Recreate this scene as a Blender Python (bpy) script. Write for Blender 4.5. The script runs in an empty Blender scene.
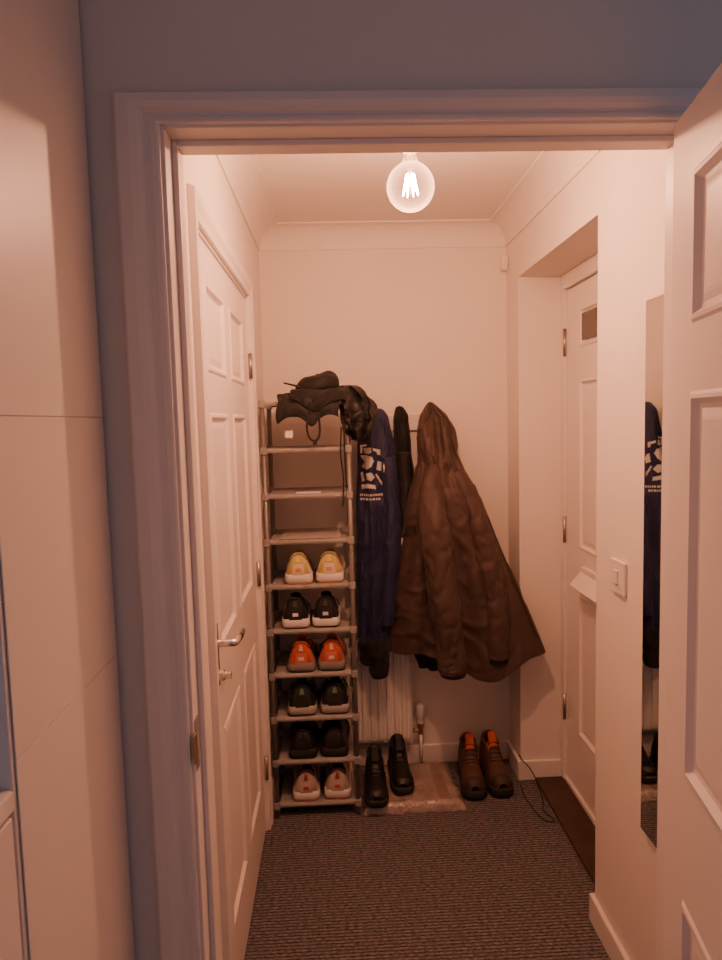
import bpy, bmesh, random
import numpy as np
from math import *
from mathutils import Vector, Matrix, noise
from mathutils.bvhtree import BVHTree
random.seed(4)
COL=bpy.context.scene.collection

# ------------------------------------------------------------------ materials
def newmat(name):
    m=bpy.data.materials.new(name); m.use_nodes=True
    nt=m.node_tree; b=nt.nodes.get("Principled BSDF")
    return m,nt,b
def mat(name,col,rough=.6,metal=0.,bump=0.,bscale=200.,var=0.,vscale=5.,spec=.5,sheen=0.,emit=0.,detail=3.,dist=.004,zs=1.):
    m,nt,b=newmat(name)
    b.inputs['Base Color'].default_value=(*col,1)
    b.inputs['Roughness'].default_value=rough
    b.inputs['Metallic'].default_value=metal
    b.inputs['Specular IOR Level'].default_value=spec
    if sheen: b.inputs['Sheen Weight'].default_value=sheen
    if emit:
        b.inputs['Emission Color'].default_value=(*col,1); b.inputs['Emission Strength'].default_value=emit
    tc=nt.nodes.new('ShaderNodeTexCoord')
    if var:
        n=nt.nodes.new('ShaderNodeTexNoise'); n.inputs['Scale'].default_value=vscale; n.inputs['Detail'].default_value=detail
        nt.links.new(tc.outputs['Object'],n.inputs['Vector'])
        r=nt.nodes.new('ShaderNodeValToRGB')
        r.color_ramp.elements[0].position=.3; r.color_ramp.elements[1].position=.7
        r.color_ramp.elements[0].color=(*[c*(1-var) for c in col],1)
        r.color_ramp.elements[1].color=(*[min(1,c*(1+var)) for c in col],1)
        nt.links.new(n.outputs['Fac'],r.inputs['Fac']); nt.links.new(r.outputs['Color'],b.inputs['Base Color'])
    if bump:
        n=nt.nodes.new('ShaderNodeTexNoise'); n.inputs['Scale'].default_value=bscale; n.inputs['Detail'].default_value=detail
        mp=nt.nodes.new('ShaderNodeMapping'); mp.inputs['Scale'].default_value=(1,1,zs)
        nt.links.new(tc.outputs['Object'],mp.inputs['Vector']); nt.links.new(mp.outputs['Vector'],n.inputs['Vector'])
        bp=nt.nodes.new('ShaderNodeBump'); bp.inputs['Strength'].default_value=bump; bp.inputs['Distance'].default_value=dist
        nt.links.new(n.outputs['Fac'],bp.inputs['Height']); nt.links.new(bp.outputs['Normal'],b.inputs['Normal'])
    return m
M={}
M['wall']=mat('wall_paint',(.80,.74,.68),.75,bump=.12,bscale=120,var=.02,vscale=2,spec=.2)
M['ceil']=mat('ceiling_paint',(.82,.77,.72),.8,bump=.08,bscale=100,spec=.2)
M['gloss']=mat('white_gloss_paint',(.82,.76,.72),.38,bump=.03,bscale=30,spec=.35)
M['wardrobe']=mat('white_laminate',(.78,.72,.67),.42,bump=.02,bscale=20,spec=.35)
M['upvc']=mat('white_plastic',(.80,.76,.71),.35,spec=.5)
M['chrome']=mat('brushed_chrome',(.75,.72,.68),.22,metal=1,bump=.03,bscale=80)
M['brass']=mat('aged_brass',(.55,.38,.17),.35,metal=1,bump=.05,bscale=80)
M['steel']=mat('satin_steel_hinge',(.45,.40,.36),.35,metal=1,bump=.05,bscale=80)
M['rack']=mat('grey_enamelled_tube',(.22,.205,.19),.4,metal=.3,bump=.02,bscale=60)
M['connector']=mat('grey_plastic',(.30,.28,.26),.5,bump=.02,bscale=60)
M['shelfcloth']=mat('grey_nonwoven_cloth',(.32,.30,.285),.9,bump=.4,bscale=500,var=.12,vscale=30)
M['brown']=mat('brown_coat_cloth',(.064,.038,.032),.58,bump=.45,bscale=18,var=.05,vscale=5,sheen=.06,spec=.4,dist=.008,zs=.6)
M['brownd']=mat('dark_brown_trim',(.026,.015,.012),.7,bump=.2,bscale=90)
M['navy']=mat('navy_cloth',(.016,.020,.066),.62,bump=.4,bscale=20,var=.1,vscale=9,sheen=.06,spec=.4,dist=.008,zs=.6)
M['black']=mat('black_cloth',(.011,.010,.011),.65,bump=.4,bscale=40,var=.2,vscale=12,sheen=.05,spec=.35,zs=.6)
M['nylon']=mat('black_nylon',(.012,.011,.012),.5,bump=.6,bscale=26,spec=.4,dist=.008)
M['charcoal']=mat('charcoal_cloth',(.017,.016,.016),.85,bump=.4,bscale=120,var=.2,vscale=12,sheen=.08,spec=.2)
M['blackleather']=mat('black_leather',(.012,.010,.010),.5,bump=.25,bscale=90)
M['brownleather']=mat('brown_leather',(.088,.042,.028),.62,bump=.4,bscale=60,var=.25,vscale=20)
M['rubber']=mat('black_rubber',(.016,.015,.015),.7,bump=.2,bscale=90)
M['white']=mat('white_foam',(.72,.68,.63),.6,bump=.1,bscale=120)
M['label']=mat('white_label',(.75,.73,.70),.6,bump=.05,bscale=90)
M['redlining']=mat('orange_red_lining',(.50,.10,.035),.8,bump=.2,bscale=150)
M['mirror']=mat('mirror_glass',(.82,.84,.83),.015,metal=1)
M['darkglass']=mat('dark_obscured_glass',(.10,.09,.085),.18,bump=.3,bscale=60)
M['wood']=mat('dark_threshold_wood',(.05,.026,.016),.45,bump=.2,bscale=30,var=.3,vscale=14)
M['skin_in']=mat('grey_shoe_lining',(.16,.15,.15),.9,bump=.3,bscale=200)

def carpet():
    m,nt,b=newmat('ribbed_carpet')
    b.inputs['Roughness'].default_value=.95; b.inputs['Specular IOR Level'].default_value=.1
    tc=nt.nodes.new('ShaderNodeTexCoord')
    w=nt.nodes.new('ShaderNodeTexWave'); w.wave_type='BANDS'; w.bands_direction='Y'; w.wave_profile='SIN'
    w.inputs['Scale'].default_value=24; w.inputs['Distortion'].default_value=.4; w.inputs['Detail'].default_value=2; w.inputs['Detail Scale'].default_value=6
    nt.links.new(tc.outputs['Object'],w.inputs['Vector'])
    mp=nt.nodes.new('ShaderNodeMapping'); mp.inputs['Scale'].default_value=(70,170,1)
    nt.links.new(tc.outputs['Object'],mp.inputs['Vector'])
    n=nt.nodes.new('ShaderNodeTexNoise'); n.inputs['Scale'].default_value=1.; n.inputs['Detail'].default_value=3
    nt.links.new(mp.outputs['Vector'],n.inputs['Vector'])
    r=nt.nodes.new('ShaderNodeValToRGB')
    r.color_ramp.elements[0].position=.34; r.color_ramp.elements[0].color=(.085,.085,.098,1)
    r.color_ramp.elements[1].position=.66; r.color_ramp.elements[1].color=(.28,.255,.26,1)
    nt.links.new(n.outputs['Fac'],r.inputs['Fac'])
    r2=nt.nodes.new('ShaderNodeValToRGB')
    r2.color_ramp.elements[0].position=.1; r2.color_ramp.elements[0].color=(.36,.35,.36,1)
    r2.color_ramp.elements[1].position=.6; r2.color_ramp.elements[1].color=(1,1,1,1)
    nt.links.new(w.outputs['Fac'],r2.inputs['Fac'])
    mx=nt.nodes.new('ShaderNodeMixRGB'); mx.blend_type='MULTIPLY'; mx.inputs['Fac'].default_value=1
    nt.links.new(r.outputs['Color'],mx.inputs[1]); nt.links.new(r2.outputs['Color'],mx.inputs[2])
    nt.links.new(mx.outputs['Color'],b.inputs['Base Color'])
    bp=nt.nodes.new('ShaderNodeBump'); bp.inputs['Strength'].default_value=.6; bp.inputs['Distance'].default_value=.005
    nt.links.new(w.outputs['Fac'],bp.inputs['Height']); nt.links.new(bp.outputs['Normal'],b.inputs['Normal'])
    return m
M['carpet']=carpet()
def bubble():
    m,nt,b=newmat('bubble_wrap_plastic')
    b.inputs['Roughness'].default_value=.25
    b.inputs['Coat Weight'].default_value=.5; b.inputs['Coat Roughness'].default_value=.12
    tc=nt.nodes.new('ShaderNodeTexCoord')
    v=nt.nodes.new('ShaderNodeTexVoronoi'); v.inputs['Scale'].default_value=75
    nt.links.new(tc.outputs['Object'],v.inputs['Vector'])
    n=nt.nodes.new('ShaderNodeTexNoise'); n.inputs['Scale'].default_value=9; n.inputs['Detail'].default_value=4
    nt.links.new(tc.outputs['Object'],n.inputs['Vector'])
    r=nt.nodes.new('ShaderNodeValToRGB')
    r.color_ramp.elements[0].position=.3; r.color_ramp.elements[0].color=(.25,.19,.165,1)
    r.color_ramp.elements[1].position=.75; r.color_ramp.elements[1].color=(.45,.36,.33,1)
    nt.links.new(n.outputs['Fac'],r.inputs['Fac']); nt.links.new(r.outputs['Color'],b.inputs['Base Color'])
    bp=nt.nodes.new('ShaderNodeBump'); bp.inputs['Strength'].default_value=.7; bp.inputs['Distance'].default_value=.004; bp.invert=True
    nt.links.new(v.outputs['Distance'],bp.inputs['Height'])
    bp2=nt.nodes.new('ShaderNodeBump'); bp2.inputs['Strength'].default_value=.5; bp2.inputs['Distance'].default_value=.015
    nt.links.new(n.outputs['Fac'],bp2.inputs['Height']); nt.links.new(bp.outputs['Normal'],bp2.inputs['Normal'])
    nt.links.new(bp2.outputs['Normal'],b.inputs['Normal'])
    return m
M['bubble']=bubble()
def clearglass():
    m,nt,b=newmat('clear_bulb_glass'); nt.nodes.remove(b)
    out=[n for n in nt.nodes if n.type=='OUTPUT_MATERIAL'][0]
    t=nt.nodes.new('ShaderNodeBsdfTransparent'); t.inputs['Color'].default_value=(.99,.98,.97,1)
    g=nt.nodes.new('ShaderNodeBsdfGlossy'); g.inputs['Roughness'].default_value=.05
    tr=nt.nodes.new('ShaderNodeBsdfTranslucent'); tr.inputs['Color'].default_value=(1,.95,.9,1)
    lw=nt.nodes.new('ShaderNodeLayerWeight'); lw.inputs['Blend'].default_value=.18
    mx=nt.nodes.new('ShaderNodeMixShader'); m2=nt.nodes.new('ShaderNodeMixShader')
    mul=nt.nodes.new('ShaderNodeMath'); mul.operation='MULTIPLY_ADD'; mul.inputs[1].default_value=.08; mul.inputs[2].default_value=.004
    nt.links.new(lw.outputs['Facing'],mul.inputs[0])
    nt.links.new(mul.outputs[0],m2.inputs[0]); nt.links.new(t.outputs[0],m2.inputs[1]); nt.links.new(tr.outputs[0],m2.inputs[2])
    mul2=nt.nodes.new('ShaderNodeMath'); mul2.operation='MULTIPLY'; mul2.inputs[1].default_value=.45
    nt.links.new(lw.outputs['Fresnel'],mul2.inputs[0])
    nt.links.new(mul2.outputs[0],mx.inputs[0]); nt.links.new(m2.outputs[0],mx.inputs[1]); nt.links.new(g.outputs[0],mx.inputs[2])
    nt.links.new(mx.outputs[0],out.inputs['Surface'])
    return m
M['glass']=clearglass()
M['filament']=mat('glowing_filament',(1,.62,.38),.5,emit=160)

# ------------------------------------------------------------------ helpers
def mobj(name,verts,faces,material,parent=None,smooth=False,inv=True,label=None):
    me=bpy.data.meshes.new(name); me.from_pydata([tuple(v) for v in verts],[],faces); me.update()
    bm=bmesh.new(); bm.from_mesh(me); bmesh.ops.recalc_face_normals(bm,faces=bm.faces); bm.to_mesh(me); bm.free()
    if smooth: me.polygons.foreach_set('use_smooth',[True]*len(me.polygons))
    me.materials.append(material)
    o=bpy.data.objects.new(name,me); COL.objects.link(o)
    if parent:
        o.parent=parent
        if inv: o.matrix_parent_inverse=parent.matrix_basis.inverted()
    if label: o['label']=label
    return o
def thing(name,loc,label,category,group=None,rotz=0.):
    e=bpy.data.objects.new(name,None); e.empty_display_size=.05
    e.matrix_basis=Matrix.Translation(loc)@Matrix.Rotation(rotz,4,'Z')
    COL.objects.link(e); e['label']=label; e['category']=category
    if group: e['group']=group
    return e
def structure(o,label=None,category=None):
    o['kind']='structure'
    if label: o['label']=label
    if category: o['category']=category
    return o
def boxes(bs):
    V=[];F=[]
    for (x0,x1,y0,y1,z0,z1) in bs:
        b=len(V)
        V+=[(x0,y0,z0),(x1,y0,z0),(x1,y1,z0),(x0,y1,z0),(x0,y0,z1),(x1,y0,z1),(x1,y1,z1),(x0,y1,z1)]
        F+=[tuple(b+i for i in f) for f in [(0,3,2,1),(4,5,6,7),(0,1,5,4),(1,2,6,5),(2,3,7,6),(3,0,4,7)]]
    return V,F
def box(name,bs,material,parent=None,bevel=0.,label=None,inv=True):
    if not isinstance(bs,list): bs=[bs]
    V,F=boxes(bs); o=mobj(name,V,F,material,parent,inv=inv,label=label)
    if bevel:
        md=o.modifiers.new('bevel','BEVEL'); md.width=bevel; md.segments=3; md.limit_method='ANGLE'
    return o
def tubegeo(path,radii,n=12,wr=0.,ws=20.,cap=True,squash=1.,seed=0.,zk=1.):
    P=[Vector(p) for p in path]; k=len(P)
    if not hasattr(radii,'__len__'): radii=[radii]*k
    V=[];F=[]; up=Vector((0,0,1))
    t0=(P[1]-P[0]).normalized(); ref=up if abs(t0.dot(up))<.9 else Vector((0,1,0))
    nrm=(ref-t0*ref.dot(t0)).normalized()
    for i in range(k):
        t=(P[min(i+1,k-1)]-P[max(i-1,0)]).normalized()
        nrm=(nrm-t*nrm.dot(t)).normalized(); bn=t.cross(nrm)
        for j in range(n):
            a=2*pi*j/n; d=nrm*cos(a)*squash+bn*sin(a); r=radii[i]
            p=P[i]+d*r
            if wr: p+=d*wr*noise.noise(Vector(((p.x+seed)*ws,(p.y+seed)*ws,p.z*ws*zk)))
            V.append(p)
    for i in range(k-1):
        for j in range(n):
            a=i*n+j;b=i*n+(j+1)%n; F.append((a,b,b+n,a+n))
    if cap: F.append(tuple(range(n-1,-1,-1))); F.append(tuple((k-1)*n+j for j in range(n)))
    return V,F
def tube(name,path,radii,material,parent=None,n=12,inv=True,label=None,**kw):
    V,F=tubegeo(path,radii,n,**kw); return mobj(name,V,F,material,parent,smooth=True,inv=inv,label=label)
def smoothpath(pts,per=6):
    P=[Vector(p) for p in pts]; out=[]
    for i in range(len(P)-1):
        p0=P[max(i-1,0)];p1=P[i];p2=P[i+1];p3=P[min(i+2,len(P)-1)]
        for s in range(per):
            t=s/per
            out.append(.5*((2*p1)+(p2-p0)*t+(2*p0-5*p1+4*p2-p3)*t*t+(3*p1-p0-3*p2+p3)*t**3))
    out.append(P[-1]); return out
def lathe(name,prof,c,material,parent=None,n=32,inv=True,axis='z'):
    V=[];F=[]
    for (r,z) in prof:
        for j in range(n):
            a=2*pi*j/n
            if axis=='z': V.append((c[0]+r*cos(a),c[1]+r*sin(a),c[2]+z))
            elif axis=='x': V.append((c[0]+z,c[1]+r*cos(a),c[2]+r*sin(a)))
            else: V.append((c[0]+r*cos(a),c[1]+z,c[2]+r*sin(a)))
    for i in range(len(prof)-1):
        for j in range(n):
            a=i*n+j;b=i*n+(j+1)%n; F.append((a,b,b+n,a+n))
    if prof[0][0]>1e-4: F.append(tuple(range(n-1,-1,-1)))
    if prof[-1][0]>1e-4: F.append(tuple((len(prof)-1)*n+j for j in range(n)))
    o=mobj(name,V,F,material,parent,smooth=True,inv=inv)
    bm=bmesh.new(); bm.from_mesh(o.data); bmesh.ops.remove_doubles(bm,verts=bm.verts,dist=1e-5); bm.to_mesh(o.data); bm.free()
    md=o.modifiers.new('es','EDGE_SPLIT'); md.split_angle=radians(40)
    return o

# ------------------------------------------------------------------ room constants
L,R,D,H=-.30,.757,2.95,2.37
C=.0855; D2,D3,HT=2.765,1.933,2.114; DX=.94
WF,WB=1.115,1.20; JL,JR,JT=-.253,.598,2.018

structure(box('floor',(-1.6,1.6,-1.4,3.1,-.05,0),M['carpet']),'dark ribbed grey brown carpet floor','floor')
structure(box('ceiling',(-1.6,1.6,-1.4,3.1,H,H+.08),M['ceil']),'plain white painted ceiling','ceiling')
structure(box('wall_left',[(L-.12,L,WB,1.565,0,H),(L-.12,L,2.485,3.05,0,H),(L-.12,L,1.565,2.485,2.015,H)],M['wall']),'white wall holding the panelled side door','wall')
structure(box('wall_back',(L,R,D,D+.1,0,H),M['wall']),'plain white wall behind the coats','wall')
structure(box('wall_right',[(R,1.05,WB,D3,0,H),(R,1.05,D2,3.05,0,H),(R,1.05,D3,D2,HT,H)],M['wall']),'white wall with a deep front door recess','wall')
structure(box('wall_front',[(-1.5,JL-.02,WF,WB,0,H),(JR+.02,1.5,WF,WB,0,H),(JL-.02,JR+.02,WF,WB,JT+.02,H)],M['wall']),'wall around the open doorway','wall')

def cornice():
    prof=[(0,H-C-.006),(.006,H-C-.006),(.006,H-C)]
    for i in range(9):
        a=pi/2*i/8; prof.append((.006+(C-.006)*(1-cos(a)),H-C+(C-.006)*sin(a)))
    prof+=[(C,H-.006),(C+.004,H-.006),(C+.004,H)]
    V=[];F=[]
    for (x,z) in prof:
        V+=[(L+x,WB+x,z),(R-x,WB+x,z),(R-x,D-x,z),(L+x,D-x,z)]
    for i in range(len(prof)-1):
        for j in range(4):
            a=i*4+j;b=i*4+(j+1)%4; F.append((a,b,b+4,a+4))
    return mobj('trim_1',V,F,M['ceil'])
structure(cornice(),'white curved coving around the ceiling','coving')

lin=structure(box('trim_2',[(JL-.02,JL,WF,WB,0,JT+.02),(JR,JR+.02,WF,WB,0,JT+.02),(JL,JR,WF,WB,JT,JT+.02),
    (JL,JL+.010,WF+.045,WB,0,JT),(JR-.010,JR,WF+.045,WB,0,JT),(JL+.01,JR-.01,WF+.045,WB,JT-.010,JT)],M['gloss'],bevel=.002),'white door lining with stop','door frame')
def casing(name,x0,x1,zt,y,sgn,prof,plane='Y',mat_=M['gloss'],z0=0.,hk=1.):
    V=[];F=[]
    for (o,p) in prof:
        pts=[(x0-o,z0),(x0-o,zt+o*hk),(x1+o,zt+o*hk),(x1+o,z0)]
        for (a,z) in pts:
            V.append((a,y+sgn*p,z) if plane=='Y' else (y+sgn*p,a,z))
    for i in range(len(prof)-1):
        for j in range(3):
            a=i*4+j; F.append((a,a+1,a+5,a+4))
    return mobj(name,V,F,mat_)
PR=[(0,0),(0,.009),(.004,.011),(.012,.011),(.018,.008),(.024,.008),(.032,.016),(.044,.019),(.062,.019),(.066,.016),(.068,0)]
structure(casing('trim_3',JL-.006,JR+.006,JT+.004,WF,-1,PR,hk=.66),'white moulded architrave around the open doorway','architrave')
structure(casing('trim_4',JL-.006,JR+.006,JT+.004,WB,1,[(0,0),(0,.012),(.03,.012),(.035,0)]),'slim white architrave on the hall side','architrave')
sp=box('strike_plate',[(JL-.001,JL+.002,WF+.004,WF+.030,.965,1.055)],M['chrome'],lin,bevel=.001)
sl=box('strike_lip',[(JL,JL+.004,WF-.012,WF+.006,.985,1.035)],M['brass'],sp,bevel=.001)
sp['kind']='structure'; sl['kind']='structure'

# ------------------------------------------------------------------ panelled doors
def panel_face(panels,W,Hh,w0,sgn,V,F):
    U=sorted(set([0,W]+[u for p in panels for u in p[:2]])); Z=sorted(set([0,Hh]+[v for p in panels for v in p[2:]]))
    def q(pts): 
        b=len(V); V.extend(pts); F.append((b,b+1,b+2,b+3))
    for i in range(len(U)-1):
        for j in range(len(Z)-1):
            u0,u1,z0,z1=U[i],U[i+1],Z[j],Z[j+1]
            cu,cz=(u0+u1)/2,(z0+z1)/2
            if any(p[0]<cu<p[1] and p[2]<cz<p[3] for p in panels): continue
            q([(u0,w0,z0),(u1,w0,z0),(u1,w0,z1),(u0,w0,z1)])
    for (u0,u1,z0,z1) in panels:
        lv=[(0,0),(.005,.0035),(.011,.004),(.019,-.006),(.026,-.007),(.036,-.004),(.042,-.003)]
        rs=[]
        for (ins,h) in lv:
            rs.append([(u0+ins,w0+sgn*h,z0+ins),(u1-ins,w0+sgn*h,z0+ins),(u1-ins,w0+sgn*h,z1-ins),(u0+ins,w0+sgn*h,z1-ins)])
        for a,b in zip(rs[:-1],rs[1:]):
            for k in range(4): q([a[k],a[(k+1)%4],b[(k+1)%4],b[k]])
        q(rs[-1])
def panel_door(name,W,Hh,T,panels,matrix,material):
    V=[];F=[]
    panel_face(panels,W,Hh,0,-1,V,F); panel_face(panels,W,Hh,T,1,V,F)
    for f in [[(0,0,0),(0,T,0),(0,T,Hh),(0,0,Hh)],[(W,0,0),(W,T,0),(W,T,Hh),(W,0,Hh)],[(0,0,Hh),(W,0,Hh),(W,T,Hh),(0,T,Hh)],[(0,0,0),(W,0,0),(W,T,0),(0,T,0)]]:
        b=len(V); V+=f; F.append((b,b+1,b+2,b+3))
    me=bpy.data.meshes.new(name); me.from_pydata(V,[],F)
    bm=bmesh.new(); bm.from_mesh(me); bmesh.ops.remove_doubles(bm,verts=bm.verts,dist=1e-5); bmesh.ops.recalc_face_normals(bm,faces=bm.faces); bm.to_mesh(me); bm.free()
    me.materials.append(material)
    o=bpy.data.objects.new(name,me); o.matrix_basis=matrix; COL.objects.link(o)
    return o
def six(W,s=.115,m=.10):
    pw=(W-2*s-m)/2
    cols=[(s,s+pw),(s+pw+m,W-s)]
    return [(a,b,z0,z1) for (a,b) in cols for (z0,z1) in [(.21,.77),(.975,1.575),(1.675,1.895)]]
Wd=.90
def basis(ux,uy,loc):
    ux=Vector(ux).normalized(); uy=Vector(uy).normalized(); uz=Vector((0,0,1))
    return Matrix((( ux.x,uy.x,uz.x,loc[0]),(ux.y,uy.y,uz.y,loc[1]),(ux.z,uy.z,uz.z,loc[2]),(0,0,0,1)))
d1=panel_door('door_1',Wd,1.99,.035,six(Wd),basis((0,1,0),(1,0,0),(L-.042,1.575,.008)),M['gloss'])
structure(d1,'white six panel interior door, closed','door')
structure(box('trim_5',[(L-.12,L-.001,1.553,1.573,0,2.02),(L-.12,L-.001,2.477,2.497,0,2.02),(L-.12,L-.001,1.553,2.497,2.0,2.02)],M['gloss']),'white lining of the side door','door frame')
structure(casing('trim_6',1.565,2.485,2.008,L,1,[(0,0),(0,.010),(.010,.012),(.02,.009),(.035,.016),(.055,.016),(.06,0)],plane='X'),'white architrave around the side door','architrave')
def ph(o,par): 
    o.parent=par; o.matrix_parent_inverse=par.matrix_basis.inverted(); o['kind']='structure'; return o
HX=L-.007
hp=ph(box('handle_plate',[(HX,HX+.008,1.593,1.635,.915,1.07)],M['chrome'],bevel=.002),d1)
hl=ph(tube('lever_handle',smoothpath([(HX+.004,1.615,1.025),(HX+.035,1.615,1.025),(HX+.05,1.623,1.025),(HX+.056,1.66,1.028),(HX+.052,1.72,1.02)]),.0095,M['chrome']),d1)
hk_=ph(lathe('lock_knob',[(.0,0),(.014,0),(.014,.012),(.009,.016),(.010,.03),(.0,.031)],(HX+.008,1.615,.945),M['chrome'],axis='x'),d1)
for z in (1.76,1.0,.25):
    ph(tube('hinge',[(L+.004,2.478,z-.045),(L+.004,2.478,z+.045)],.007,M['steel']),d1)

fd=[(.135,.325,.24,.82),(.445,.635,.24,.82),(.135,.325,1.0,1.66),(.445,.635,1.0,1.66),(.135,.325,1.78,1.93),(.445,.635,1.78,1.93)]
d2=panel_door('door_2',.76,2.02,.045,fd,basis((0,-1,0),(1,0,0),(DX+.006,2.726,.03)),M['gloss'])
structure(d2,'white panelled front door with small glass lights','front door')
for (a,b) in ((.16,.30),(.47,.61)):
    g=box('door_glass',[(DX+.004,DX+.012,2.726-b,2.726-a,.03+1.805,.03+1.905)],M['darkglass']); ph(g,d2)
for z in (1.845,1.085,.33):
    ph(tube('hinge',[(DX-.004,2.733,z-.055),(DX-.004,2.733,z+.055)],.0075,M['steel']),d2)
ph(box('letter_flap',[(DX-.012,DX+.006,2.27,2.53,.90,.975)],M['upvc'],bevel=.004),d2)
ph(mobj('letter_cowl',[(DX-.010,2.53,.955),(DX-.010,2.27,.955),(DX-.055,2.27,.905),(DX-.055,2.53,.905),(DX-.010,2.53,.885),(DX-.010,2.27,.885)],[(0,1,2,3),(0,3,4),(1,5,2)],M['upvc']),d2)
structure(box('trim_7',[(DX-.01,1.02,2.729,D2,0,HT),(DX-.01,1.02,D3,1.962,0,HT),(DX-.01,1.02,1.962,2.729,2.055,HT),(DX-.006,1.03,D3,D2,0,.028)],M['upvc'],bevel=.003),'white front door frame','door frame')
structure(box('trim_8',(.815,DX+.02,D3+.001,D2-.001,0,.012),M['wood'],bevel=.003),'dark wooden threshold strip at the front door','threshold')

ang=atan(.176)
dirx=(-sin(ang),-cos(ang),0); nx=(cos(ang),-sin(ang),0)
d3=panel_door('door_3',.83,1.995,.035,six(.83,.098,.10),basis(dirx,nx,(.550,1.095,.010)),M['gloss'])
structure(d3,'white six panel door standing open','door')

def bb(name,bs): structure(box(name,bs,M['gloss'],bevel=.004),'white painted skirting board','skirting board')
bb('baseboard_right',[(R-.015,R,WB,D3,0,.085),(R-.015,R+.055,D3,D3+.012,0,.085)])
bb('baseboard_niche',[(R-.015,DX-.01,D2-.015,D2,0,.085),(R-.015,R,D2,D,0,.085)])
bb('baseboard_back',[(L,R-.015,D-.015,D,0,.085)])
bb('baseboard_left',[(L,L+.015,2.547,D-.015,0,.085)])

# ------------------------------------------------------------------ near room furniture
WX=-.371
w=thing('wardrobe',(-.66,.93,0),'tall white laminate wardrobe beside the doorway','wardrobe')
box('carcass',[(-.96,WX-.0022,.76,1.108,0,2.34)],M['wardrobe'],w)
for (z0,z1) in ((.06,1.1795),(1.1805,1.5695),(1.5705,2.34)):
    box('side_panel',[(WX-.002,WX,.752,1.108,z0,z1)],M['wardrobe'],w,bevel=.0006)
box('front_panel',[(-.96,WX-.003,.745,.758,.06,2.34)],M['wardrobe'],w,bevel=.0015)
lc=thing('low_cabinet',(-.66,.52,0),'low white cabinet standing against the wardrobe','cabinet')
box('body',[(-.95,WX-.012,.30,.735,0,1.125)],M['wardrobe'],lc,bevel=.002)
box('worktop',[(-.96,WX-.001,.28,.742,1.127,1.152)],M['wardrobe'],lc,bevel=.003)
box('side_panel',[(WX-.0105,WX-.002,.302,.738,.05,1.122)],M['wardrobe'],lc,bevel=.002)

# ------------------------------------------------------------------ wall fittings
mr=thing('wall_mirror',(R-.004,1.42,.51),'tall frameless rectangular wall mirror above the skirting','mirror')
box('mirror_backing',[(R-.008,R-.001,1.205,1.603,.512,1.817)],M['charcoal'],mr)
box('mirror_glass',[(R-.013,R-.0085,1.203,1.605,.510,1.819)],M['mirror'],mr,bevel=.001)
sw=thing('light_switch',(R-.004,1.767,1.07),'white square light switch on the wall','light switch')
box('switch_plate',[(R-.010,R-.0005,1.722,1.812,1.072,1.162)],M['upvc'],sw,bevel=.003)
box('rocker',[(R-.015,R-.010,1.755,1.779,1.098,1.136)],M['upvc'],sw,bevel=.002)
sn=thing('alarm_sensor',(R-.02,D-.03,2.18),'small white box sensor in the wall corner','sensor')
box('sensor_body',[(R-.03,R-.001,D-.04,D-.001,2.175,2.235)],M['upvc'],sn,bevel=.004)
box('sensor_lens',[(R-.027,R-.006,D-.042,D-.0405,2.182,2.205)],M['label'],sn,bevel=.0005)

rd=thing('radiator',(.06,2.91,.13),'white ribbed panel radiator under the coats','radiator')
V=[];F=[]; xs=np.linspace(-.20,.30,121)
for x in xs:
    q_=((x+.20)%.035)/.035
    y=2.885-(.010 if .2<q_<.8 else 0)
    V+=[(x,y,.145),(x,y,.58)]
for i in range(len(xs)-1): F.append((2*i,2*i+2,2*i+3,2*i+1))
V2,F2=boxes([(-.20,.30,2.889,2.93,.13,.145),(-.20,.30,2.877,2.932,.58,.595),(-.205,-.199,2.877,2.932,.13,.595),(.299,.305,2.877,2.932,.13,.595),(-.2,.3,2.92,2.93,.14,.58)])
b0=len(V); V+=V2; F+=[tuple(b0+i for i in f) for f in F2]
mobj('radiator_panel',V,F,M['upvc'],rd)
lathe('valve_head',[(.0,.085),(.016,.085),(.019,.078),(.019,.03),(.015,.025),(.015,0),(0,0)],(.345,2.905,.205),M['upvc'],rd,n=20)
lathe('valve_body',[(.0,.05),(.013,.05),(.014,.03),(.010,.028),(.010,.0),(0,0)],(.345,2.905,.155),M['brass'],rd,n=16)
tube('pipe',[(.305,2.905,.17),(.345,2.905,.17)],.009,M['brass'],rd)
tube('pipe',[(.345,2.905,.0),(.345,2.905,.16)],.0075,M['upvc'],rd)

hr=thing('coat_rail',(.30,2.94,1.50),'white wall-mounted board with chrome coat hooks','coat rack')
box('board',[(.09,.46,2.934,2.949,1.505,1.575)],M['gloss'],hr,bevel=.003)
for x in (.16,.285,.42):
    tube('hook',smoothpath([(x,2.934,1.55),(x,2.915,1.545),(x,2.908,1.56),(x,2.906,1.58)]),.005,M['chrome'],hr)

BX,BY,BZ,BR=.208,1.75,2.134,.060
pl=thing('ceiling_light',(BX,BY,H),'clear glass globe filament bulb hanging from the ceiling','ceiling light')
prof=[(0,-BR)]+[(BR*sin(a),-BR*cos(a)) for a in np.linspace(.12,2.75,26)]+[(.020,.062),(.0165,.070),(.0155,.080)]
lathe('glass_globe',prof,(BX,BY,BZ),M['glass'],pl,n=48)
lathe('screw_cap',[(0,.080),(.0135,.080),(.0135,.10),(0,.10)],(BX,BY,BZ),M['brass'],pl,n=24)
lathe('lamp_holder',[(0,.087),(.019,.087),(.022,.10),(.020,.13),(.010,.145),(0,.145)],(BX,BY,BZ),M['upvc'],pl,n=24)
tube('flex',[(BX,BY,BZ+.14),(BX,BY,H-.02)],.004,M['upvc'],pl)
lathe('ceiling_rose',[(0,-.03),(.02,-.03),(.045,-.01),(.048,0),(0,0)],(BX,BY,H),M['upvc'],pl,n=32)
pts=[]
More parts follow.
